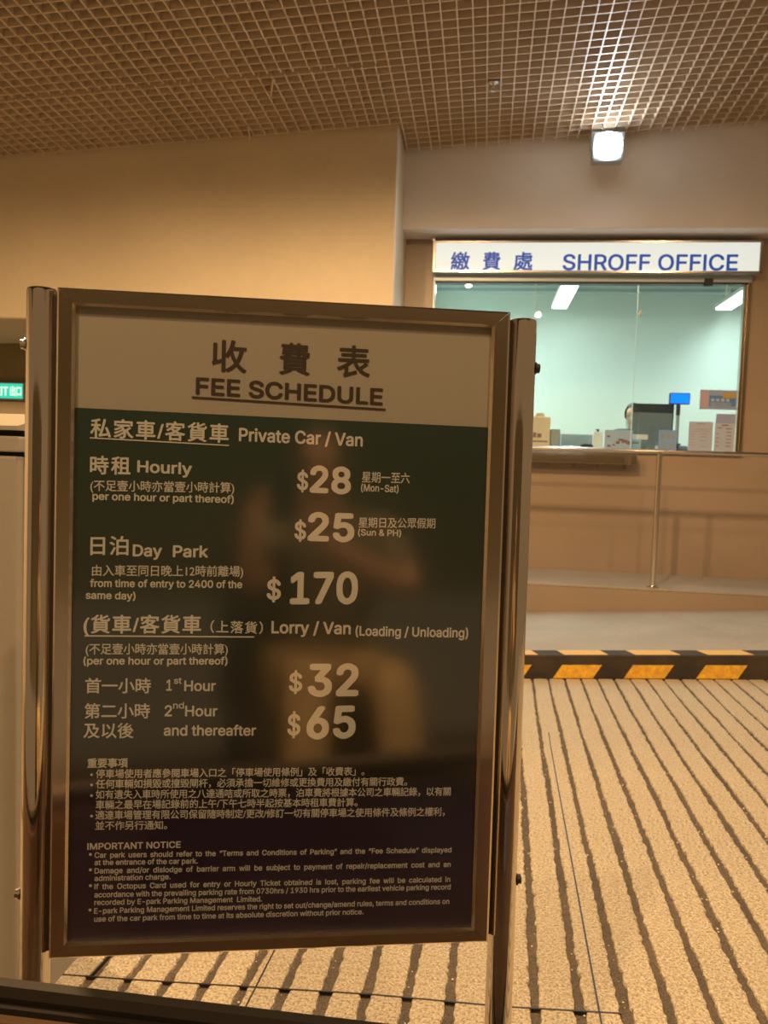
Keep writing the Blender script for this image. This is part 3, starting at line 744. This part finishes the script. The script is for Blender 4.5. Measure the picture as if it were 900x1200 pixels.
for px_, top in ((-.3450, .4775), (.3475, .4700)):
    m = MB(); bot = -HC + .004
    m.lathe([(0, top), (.016, top - .0005), (.0200, top - .002), (.0208, top - .006), (.0208, bot + .012)], (px_, .010, 0), 48); m.bm.faces.ensure_lookup_table()
    fpart('post', m, M['steel'], smooth=True)
    m = MB(); m.lathe([(0, bot - .006), (.085, bot - .006), (.085, bot + .002), (.03, bot + .007), (.021, bot + .02), (0, bot + .02)], (px_, .010, 0), 40); fpart('base_plate', m, M['brush'], smooth=True)
    s_ = -1 if px_ < 0 else 1
    m = MB(); m.box(min(px_ - s_ * .018, s_ * .3195), max(px_ - s_ * .018, s_ * .3195), .0, .016, -.468, .466); fpart('spacer_strip', m, M['darksteel'])
    for zz in (.398, -.388):
        m = MB(); m.tube((px_ + s_ * .018, .01, zz), (px_ + s_ * .0275, .01, zz), .0072, 16); m.tube((px_ + s_ * .02, .01, zz), (px_ + s_ * .0222, .01, zz), .0095, 16)
        fpart('bolt', m, M['darksteel'] if s_ > 0 else M['railsteel'])
TEXT = [
  ('收', -0.1094, -0.06, 0.3713, 0.3698, 0.046, 'c', 0.017),
  ('費', -0.0138, 0.0303, 0.3706, 0.3701, 0.0465, 'c', 0.017),
  ('表', 0.0693, 0.1179, 0.3706, 0.3703, 0.0469, 'c', 0.017),
  ('FEE SCHEDULE', -0.1309, 0.1379, 0.3382, 0.3332, 0.0245, 's', 0.029),
  ('私家車/客貨車', -0.2751, -0.0832, 0.2706, 0.2694, 0.0278, 'c', 0.02),
  ('Private Car / Van', -0.0688, 0.1101, 0.2736, 0.2716, 0.0191, 's', 0.026),
  ('時租', -0.2749, -0.2194, 0.2189, 0.2194, 0.0265, 'c', 0.02),
  ('Hourly', -0.2101, -0.134, 0.2245, 0.2231, 0.017, 's', 0.026),
  ('(不足壹小時亦當壹小時計算)', -0.2741, -0.0738, 0.1954, 0.1978, 0.0158, 'c', 0.009),
  ('per one hour or part thereof)', -0.271, -0.0741, 0.1834, 0.1837, 0.011, 's', 0.026),
  ('$', 0.0159, 0.032, 0.2065, 0.2057, 0.0261, 's', 0.026),
  ('28', 0.0346, 0.0945, 0.2033, 0.2024, 0.0399, 's', 0.036),
  ('星期一至六', 0.1103, 0.1813, 0.2185, 0.2187, 0.0163, 'c', 0.009),
  ('(Mon-Sat)', 0.1094, 0.1651, 0.206, 0.2056, 0.0107, 's', 0.023),
  ('$', 0.014, 0.0309, 0.1342, 0.1333, 0.0262, 's', 0.026),
  ('25', 0.0333, 0.1014, 0.1328, 0.1323, 0.0426, 's', 0.036),
  ('星期日及公眾假期', 0.1072, 0.2218, 0.1519, 0.1532, 0.0155, 'c', 0.009),
  ('(Sun & PH)', 0.1069, 0.1709, 0.1408, 0.1409, 0.0095, 's', 0.023),
  ('日泊', -0.2728, -0.2203, 0.1041, 0.105, 0.028, 'c', 0.017),
  ('Day', -0.2144, -0.1737, 0.1045, 0.1046, 0.0171, 's', 0.026),
  ('Park', -0.1585, -0.1088, 0.1043, 0.1046, 0.0172, 's', 0.026),
  ('由入車至同日晚上12時前離場)', -0.2701, -0.0584, 0.0749, 0.0769, 0.016, 'c', 0.009),
  ('from time of entry to 2400 of the', -0.2726, -0.0593, 0.0596, 0.0607, 0.0111, 's', 0.026),
  ('same day)', -0.2782, -0.2095, 0.0425, 0.0421, 0.011, 's', 0.026),
  ('(貨車/客貨車', -0.2807, -0.1167, -0.0076, -0.0065, 0.0271, 'c', 0.02),
  ('（上落貨）', -0.1034, -0.0283, -0.0051, -0.0065, 0.0181, 'c', 0.014),
  ('Lorry / Van', -0.016, 0.1002, -0.0048, -0.0056, 0.0183, 's', 0.026),
  ('(Loading / Unloading)', 0.1072, 0.2772, -0.0075, -0.0096, 0.0147, 's', 0.026),
  ('(不足壹小時亦當壹小時計算)', -0.2771, -0.078, -0.0376, -0.0368, 0.0161, 'c', 0.009),
  ('(per one hour or part thereof)', -0.2801, -0.0781, -0.0517, -0.0512, 0.0112, 's', 0.026),
  ('首一小時', -0.2771, -0.1858, -0.0935, -0.0937, 0.0223, 'c', 0.014),
  ('1', -0.1642, -0.1563, -0.0894, -0.0894, 0.0162, 's', 0.021),
  ('st', -0.1536, -0.1427, -0.0794, -0.0794, 0.0093, 's', 0.016),
  ('Hour', -0.1389, -0.094, -0.09, -0.0901, 0.0156, 's', 0.021),
  ('第二小時', -0.2778, -0.1864, -0.1299, -0.1304, 0.0223, 'c', 0.014),
  ('2', -0.166, -0.1555, -0.1268, -0.1268, 0.0162, 's', 0.021),
  ('nd', -0.1541, -0.1388, -0.1156, -0.1157, 0.0094, 's', 0.016),
  ('Hour', -0.137, -0.0908, -0.1269, -0.1272, 0.0157, 's', 0.021),
  ('及以後', -0.2786, -0.209, -0.1583, -0.1589, 0.0223, 'c', 0.014),
  ('and thereafter', -0.1667, -0.0348, -0.1551, -0.1562, 0.0157, 's', 0.023),
  ('$', -0.024, -0.0036, 0.0449, 0.0451, 0.03, 's', 0.026),
  ('170', 0.0098, 0.109, 0.0397, 0.0414, 0.0479, 's', 0.036),
  ('$', 0.0115, 0.0308, -0.0903, -0.0903, 0.0279, 's', 0.026),
  ('32', 0.0391, 0.1141, -0.0967, -0.0962, 0.049, 's', 0.036),
  ('$', 0.0108, 0.0296, -0.1557, -0.1552, 0.0318, 's', 0.026),
  ('65', 0.0388, 0.1114, -0.1604, -0.1591, 0.0493, 's', 0.036),
  ('重要事項', -0.2727, -0.2163, -0.2017, -0.2018, 0.0143, 'c', 0.02),
  ('•', -0.269, -0.2643, -0.2155, -0.2155, 0.0087, 's', 0.039),
  ('停車場使用者應參閱車場入口之「停車場使用條例」及「收費表」。', -0.2606, 0.1265, -0.2168, -0.2182, 0.0133, 'c', 0.012),
  ('•', -0.2688, -0.2641, -0.2304, -0.2305, 0.0087, 's', 0.039),
  ('任何車輛如損毀或撞毀閘杆，必須承擔一切維修或更換費用及繳付有關行政費。', -0.2604, 0.1914, -0.2318, -0.2347, 0.0134, 'c', 0.012),
  ('•', -0.2686, -0.2638, -0.246, -0.246, 0.0087, 's', 0.039),
  ('如有遺失入車時所使用之八達通咭或所取之時票，泊車費將根據本公司之車輛記錄，以有關', -0.2605, 0.2585, -0.2471, -0.251, 0.0134, 'c', 0.012),
  ('車輛之最早在場記錄前的上午/下午七時半起按基本時租車費計算。', -0.2603, 0.1176, -0.2621, -0.265, 0.0134, 'c', 0.012),
  ('•', -0.2682, -0.2634, -0.2759, -0.276, 0.0087, 's', 0.039),
  ('適達車場管理有限公司保留隨時制定/更改/修訂一切有關停車場之使用條件及條例之權利，', -0.2604, 0.2503, -0.2773, -0.282, 0.0135, 'c', 0.012),
  ('並不作另行通知。', -0.2605, -0.1594, -0.2924, -0.2937, 0.0132, 'c', 0.012),
  ('IMPORTANT NOTICE', -0.2711, -0.1395, -0.3208, -0.321, 0.0098, 's', 0.026),
  ('•', -0.2692, -0.2638, -0.3315, -0.3317, 0.0075, 's', 0.039),
  ('Car park users should refer to the “Terms and Conditions of Parking” and the “Fee Schedule” displayed', -0.2608, 0.2627, -0.333, -0.3382, 0.0082, 'w', 0.023),
  ('at the entrance of the car park.', -0.2607, -0.1146, -0.3437, -0.3452, 0.0081, 's', 0.023),
  ('•', -0.2689, -0.2635, -0.3541, -0.3543, 0.0075, 's', 0.039),
  ('Damage and/or dislodge of barrier arm will be subject to payment of repair/replacement cost and an', -0.2605, 0.2621, -0.3561, -0.3607, 0.0083, 'w', 0.023),
  ('administration charge.', -0.2604, -0.1532, -0.367, -0.3676, 0.0081, 's', 0.023),
  ('•', -0.2686, -0.2632, -0.3774, -0.3776, 0.0075, 's', 0.039),
  ('If the Octopus Card used for entry or Hourly Ticket obtained is lost, parking fee will be calculated in', -0.2604, 0.2622, -0.3793, -0.3839, 0.0083, 'w', 0.023),
  ('accordance with the prevailing parking rate from 0730hrs / 1930 hrs prior to the earliest vehicle parking record', -0.2603, 0.2633, -0.3913, -0.3956, 0.0083, 's', 0.023),
  ('recorded by E-park Parking Management  Limited.', -0.2601, -0.0205, -0.4026, -0.4051, 0.0082, 's', 0.023),
  ('•', -0.2687, -0.2633, -0.4133, -0.4135, 0.0076, 's', 0.039),
  ('E-park Parking Management Limited reserves the right to set out/change/amend rules, terms and conditions on', -0.2603, 0.262, -0.4152, -0.418, 0.0083, 's', 0.023),
  ('use of the car park from time to time at its absolute discretion without prior notice.', -0.2601, 0.1312, -0.4272, -0.4297, 0.0082, 's', 0.023),
]
letters(TEXT[:4], M['ink'], sheet, -.0007)
letters(TEXT[4:], M['letter'], sheet, -.0007)
def rule(x0, x1, z0, z1, th, mt):
    m = MB(); m.hexa([(x0, -.0011, z0 - th), (x1, -.0011, z1 - th), (x1, .0004, z1 - th), (x0, .0004, z0 - th), (x0, -.0011, z0), (x1, -.0011, z1), (x1, .0004, z1), (x0, .0004, z0)]); put('underline', m, mt, sheet)
RULES = [(-0.1361, 0.1424, 0.3344, 0.3277), (-0.2756, -0.0826, 0.2712, 0.267), (-0.2789, -0.0406, -0.01, -0.0101)]
for i, r_ in enumerate(RULES): rule(*r_, .003 if i == 0 else .0017, M['ink'] if i == 0 else M['letter'])

# ================================================================== CAR AND PEOPLE
car = thing('car', B(-.3, .3, floor_z(-.3, .3)), 'dark car door with its window sill low at the front edge of the picture', 'car')
fz = floor_z(-.3, .3)
def Vv(v): return v - .3
SZ = .621 - fz
m = MB(); m.prism([(Vv(.775), SZ - .02), (Vv(.80), SZ - .035), (Vv(.845), SZ - .16), (Vv(.86), SZ - .27), (Vv(.83), .18), (Vv(.80), .14), (Vv(.74), .14), (Vv(.74), SZ - .06), (Vv(.76), SZ - .025)], 0, -1.6, 1.9); put('door_skin', m, M['doorskin'], car)
m = MB(); m.prism([(Vv(.765), SZ - .03), (Vv(.778), SZ - .025), (Vv(.7825), SZ - .008), (Vv(.776), SZ), (Vv(.766), SZ - .002), (Vv(.762), SZ - .012)], 0, -1.6, 1.9); put('window_seal', m, M['rubber'], car)
m = MB(); m.prism([(Vv(.748), SZ - .05), (Vv(.762), SZ - .05), (Vv(.762), SZ - .018), (Vv(.752), SZ - .016)], 0, -1.6, 1.9); put('inner_seal', m, M['rubber'], car)
m = MB(); m.prism([(Vv(.60), .2), (Vv(.74), .2), (Vv(.748), SZ - .03), (Vv(.738), SZ - .012), (Vv(.722), SZ - .008), (Vv(.715), SZ - .018), (Vv(.69), SZ - .012), (Vv(.65), SZ - .03), (Vv(.625), SZ - .09), (Vv(.61), SZ - .3)], 0, -1.6, 1.9); put('door_trim', m, mat('brown_door_trim', (.10, .055, .03), .45, bump=(200, .0006)), car)
m = MB(); m.box(-1.6, 1.9, Vv(-.9), Vv(.80), .10, .16, .01); put('car_floor', m, M['cardark'], car)
m = MB(); m.box(.22, .78, Vv(-.65), Vv(-.12), .17, .42, .05, 3); put('seat_cushion', m, M['cardark'], car)
m = MB(); m.hexa([(.22, Vv(-.80), .36), (.78, Vv(-.80), .36), (.78, Vv(-.62), .40), (.22, Vv(-.62), .40), (.25, Vv(-.95), 1.0), (.75, Vv(-.95), 1.0), (.75, Vv(-.82), 1.0), (.25, Vv(-.82), 1.0)], .03); put('seat_back', m, M['cardark'], car)

# phone held up at the viewpoint
t = thing('mobile_phone', (0, 0, 1.2), 'dark mobile phone held upright by the seated person', 'phone', rz=0, rx=R(-3.8))
m = MB(); m.box(-.060, .014, -.020, -.014, -.135, .016, .003, 2); put('phone_body', m, M['black'], t)
m = MB(); m.box(-.008, .010, -.0142, -.0125, -.030, .010, .002); put('camera_plate', m, M['navy'], t)

def hand(pts, edges, rad, wrist, palm_dir, side_dir, curl_dir, scale=1.0, curl=.8):
    """adds a palm and five bent fingers to a skin skeleton; returns nothing"""
    base = wrist; d = Vector(palm_dir).normalized(); s = Vector(side_dir).normalized(); c = Vector(curl_dir).normalized()
    p0 = Vector(pts[base])
    i_p = len(pts); pts.append(tuple(p0 + d * .045 * scale)); edges.append((base, i_p)); rad.append((.034 * scale, .015 * scale))
    for k, (off, ln) in enumerate(((-.030, .062), (-.010, .074), (.010, .080), (.030, .072))):
        q = p0 + d * .088 * scale + s * off * scale
        i = len(pts); pts.append(tuple(q)); edges.append((i_p, i)); rad.append((.0098 * scale,) * 2)
        ang = 0
        for seg, f in enumerate((.45, .32, .23)):
            ang += curl
            q = q + (d * math.cos(ang) + c * math.sin(ang)) * ln * f * scale
            pts.append(tuple(q)); edges.append((i if seg == 0 else len(pts) - 2, len(pts) - 1)); rad.append((.0088 - .001 * seg,) * 2)
    q = p0 + d * .03 * scale + s * .036 * scale + c * .004
    i = len(pts); pts.append(tuple(q)); edges.append((i_p, i)); rad.append((.013 * scale,) * 2)
    q2 = q + (d * .7 + s * .5 + c * .35).normalized() * .034 * scale
    pts.append(tuple(q2)); edges.append((i, i + 1)); rad.append((.0105 * scale,) * 2)
    q3 = q2 + (d * .8 + c * .5).normalized() * .03 * scale
    pts.append(tuple(q3)); edges.append((i + 1, i + 2)); rad.append((.009 * scale,) * 2)

def person(label, off, P, shirt, trousers, legs=True):
    """P: joints in metres relative to off"""
    t = thing('person', off, label, 'person', rz=0)
    pts, edges, rad = [], [], []
    def add(p, r_, j=None):
        pts.append(tuple(p)); rad.append(r_ if isinstance(r_, tuple) else (r_, r_))
        if j is not None: edges.append((j, len(pts) - 1))
        return len(pts) - 1
    V_ = lambda k: Vector(P[k])
    pel = add(V_('pelvis'), (.12, .085)); wa = add(V_('pelvis').lerp(V_('chest'), .5), (.10, .07), pel); ch = add(V_('chest'), (.12, .08), wa)
    nb = add(V_('neck'), .058, ch); nt_ = add(V_('neck').lerp(V_('head'), .45), .055, nb)
    hd = add(V_('head') + Vector((0, 0, -.03)), (.068, .078), nt_); h2 = add(V_('head') + Vector((0, 0, .06)), (.076, .088), hd); add(V_('head') + Vector((0, 0, .105)), (.05, .06), h2)
    for S_ in ('l', 'r'):
        sh = add(V_('sh_' + S_), .058, ch); el = add(V_('el_' + S_), .042, sh); mid_ = add(V_('el_' + S_).lerp(V_('wr_' + S_), .35), .040, el)
        wr = add(V_('wr_' + S_), .027, mid_)
        hand(pts, edges, rad, wr, *P['hand_' + S_])
        if legs:
            hp = add(V_('hip_' + S_), .09, pel); kn = add(V_('kn_' + S_), .062, hp); cf = add(V_('kn_' + S_).lerp(V_('an_' + S_), .35), .056, kn)
            an = add(V_('an_' + S_), .038, cf); add(V_('an_' + S_) + Vector(P['toe']), (.036, .028), an)
    body = skin('body', pts, edges, rad, M['skin'], t)
    # clothing, a little larger than the body
    def cloth(name, chains, m_):
        pp, ee, rr_ = [], [], []
        for ch_ in chains:
            pv = None
            for (p, r_) in ch_:
                key = next((i for i, q in enumerate(pp) if (Vector(q) - Vector(p)).length < 1e-4), None)
                if key is None: pp.append(tuple(p)); rr_.append(r_ if isinstance(r_, tuple) else (r_, r_)); key = len(pp) - 1
                if pv is not None: ee.append((pv, key))
                pv = key
        skin(name, pp, ee, rr_, m_, t)
    pe, wa_, c_ = V_('pelvis'), V_('pelvis').lerp(V_('chest'), .5), V_('chest')
    cloth('shirt', [[(pe + Vector((0, 0, .0)), (.165, .125)), (wa_, (.150, .115)), (c_, (.172, .126)), (V_('neck') + Vector((0, 0, -.02)), .068)],
                    [(c_, (.172, .126)), (V_('sh_l'), .076), (V_('sh_l').lerp(V_('el_l'), .8), .070)], [(c_, (.172, .126)), (V_('sh_r'), .076), (V_('sh_r').lerp(V_('el_r'), .8), .070)]], M[shirt])
    if legs:
        cloth('trousers', [[(pe, (.162, .118)), (V_('hip_' + s_), .102), (V_('kn_' + s_), .078), (V_('an_' + s_), .066)] for s_ in 'lr'], M[trousers])
    # hair cap, eyes, nose, mouth, ears
    H = V_('head'); F_ = Vector(P['face']).normalized(); S2 = F_.cross(Vector((0, 0, 1))).normalized()
    m = MB(); bmesh.ops.create_uvsphere(m.bm, u_segments=28, v_segments=18, radius=1)
    for v in list(m.bm.verts):
        q = v.co.copy(); p_ = S2 * q.x * .088 + F_ * q.y * .100 + Vector((0, 0, q.z * .110)); v.co = H + Vector((0, 0, .035)) - F_ * .012 + p_
    kill = [v for v in m.bm.verts if (v.co - H).dot(F_) > .035 and v.co.z < H.z + .085 or v.co.z < H.z - .035]
    bmesh.ops.delete(m.bm, geom=kill, context='VERTS'); put('hair', m, M['hair'], t, smooth=True)
    for s_ in (-1, 1):
        m = MB(); bmesh.ops.create_icosphere(m.bm, subdivisions=2, radius=.011, matrix=Matrix.Translation(H + F_ * .079 + S2 * s_ * .031 + Vector((0, 0, .02)))); put('eye', m, M['black'], t, smooth=True)
        m = MB(); m.lathe([(0, -.006), (.016, -.004), (.022, .0), (.016, .005), (0, .006)], H + S2 * s_ * .083 + Vector((0, 0, .008)), 14, S2); put('ear', m, M['skin'], t, smooth=True)
    m = MB(); a = H + F_ * .080 + Vector((0, 0, .02)); b = H + F_ * .104 + Vector((0, 0, -.022)); m.tube(a, b, .006, 10, .013); put('nose', m, M['skin'], t, smooth=True)
    m = MB(); q = H + F_ * .083 + Vector((0, 0, -.05)); m.tube(q - S2 * .024, q + S2 * .024, .006, 10); put('mouth', m, mat('lips', (.40, .14, .11), .5), t, smooth=True)
    return t
PH = dict(pelvis=(.17, -.42, .56), chest=(.17, -.36, .93), neck=(.16, -.33, 1.10), head=(.13, -.29, 1.25), face=(-.25, 1, -.1),
          sh_l=(-.01, -.34, 1.03), sh_r=(.35, -.34, 1.03), el_l=(-.10, -.10, .86), el_r=(.40, -.10, .86), wr_l=(-.115, -.03, 1.03), wr_r=(.085, -.045, 1.02),
          hand_l=((.35, -.1, 1), (-.6, .6, .2), (.8, -.5, .2), .95, .5), hand_r=((-.45, -.05, 1), (.5, .7, .2), (-.8, -.4, .2), .95, .5),
          hip_l=(.08, -.36, .54), hip_r=(.26, -.36, .54), kn_l=(.05, .08, .62), kn_r=(.30, .10, .62), an_l=(.03, .22, .24), an_r=(.31, .24, .24), toe=(0, .14, -.03))
person('seated person in tan shirt holding up a phone in the car', (0, 0, 0), PH, 'shirt', 'trouser')
o2 = B(1.57, 8.83, .25)
dz = 1.46 - 0
PC = dict(pelvis=(.03, .12, .88), chest=(.03, .07, 1.20), neck=(.02, .04, 1.36), head=(0, 0, 1.49), face=(-.55, -1, -.25),
          sh_l=(-.15, .05, 1.29), sh_r=(.21, .05, 1.29), el_l=(-.21, -.08, 1.05), el_r=(.27, -.08, 1.05), wr_l=(-.08, -.2, 1.16), wr_r=(.2, -.2, 1.16),
          hand_l=((.2, -1, 0), (1, .2, 0), (0, -.2, -1), .9, .25), hand_r=((-.2, -1, 0), (-1, .2, 0), (0, -.2, -1), .9, .25),
          hip_l=(-.06, .1, .86), hip_r=(.12, .1, .86), kn_l=(-.08, -.06, .48), kn_r=(.14, -.06, .48), an_l=(-.08, .1, .08), an_r=(.14, .1, .08), toe=(0, -.13, -.03))
person('dark haired clerk bending behind the monitor at the counter', o2, PC, 'darkshirt', 'cardark')

bpy.data.scenes.remove(TS)
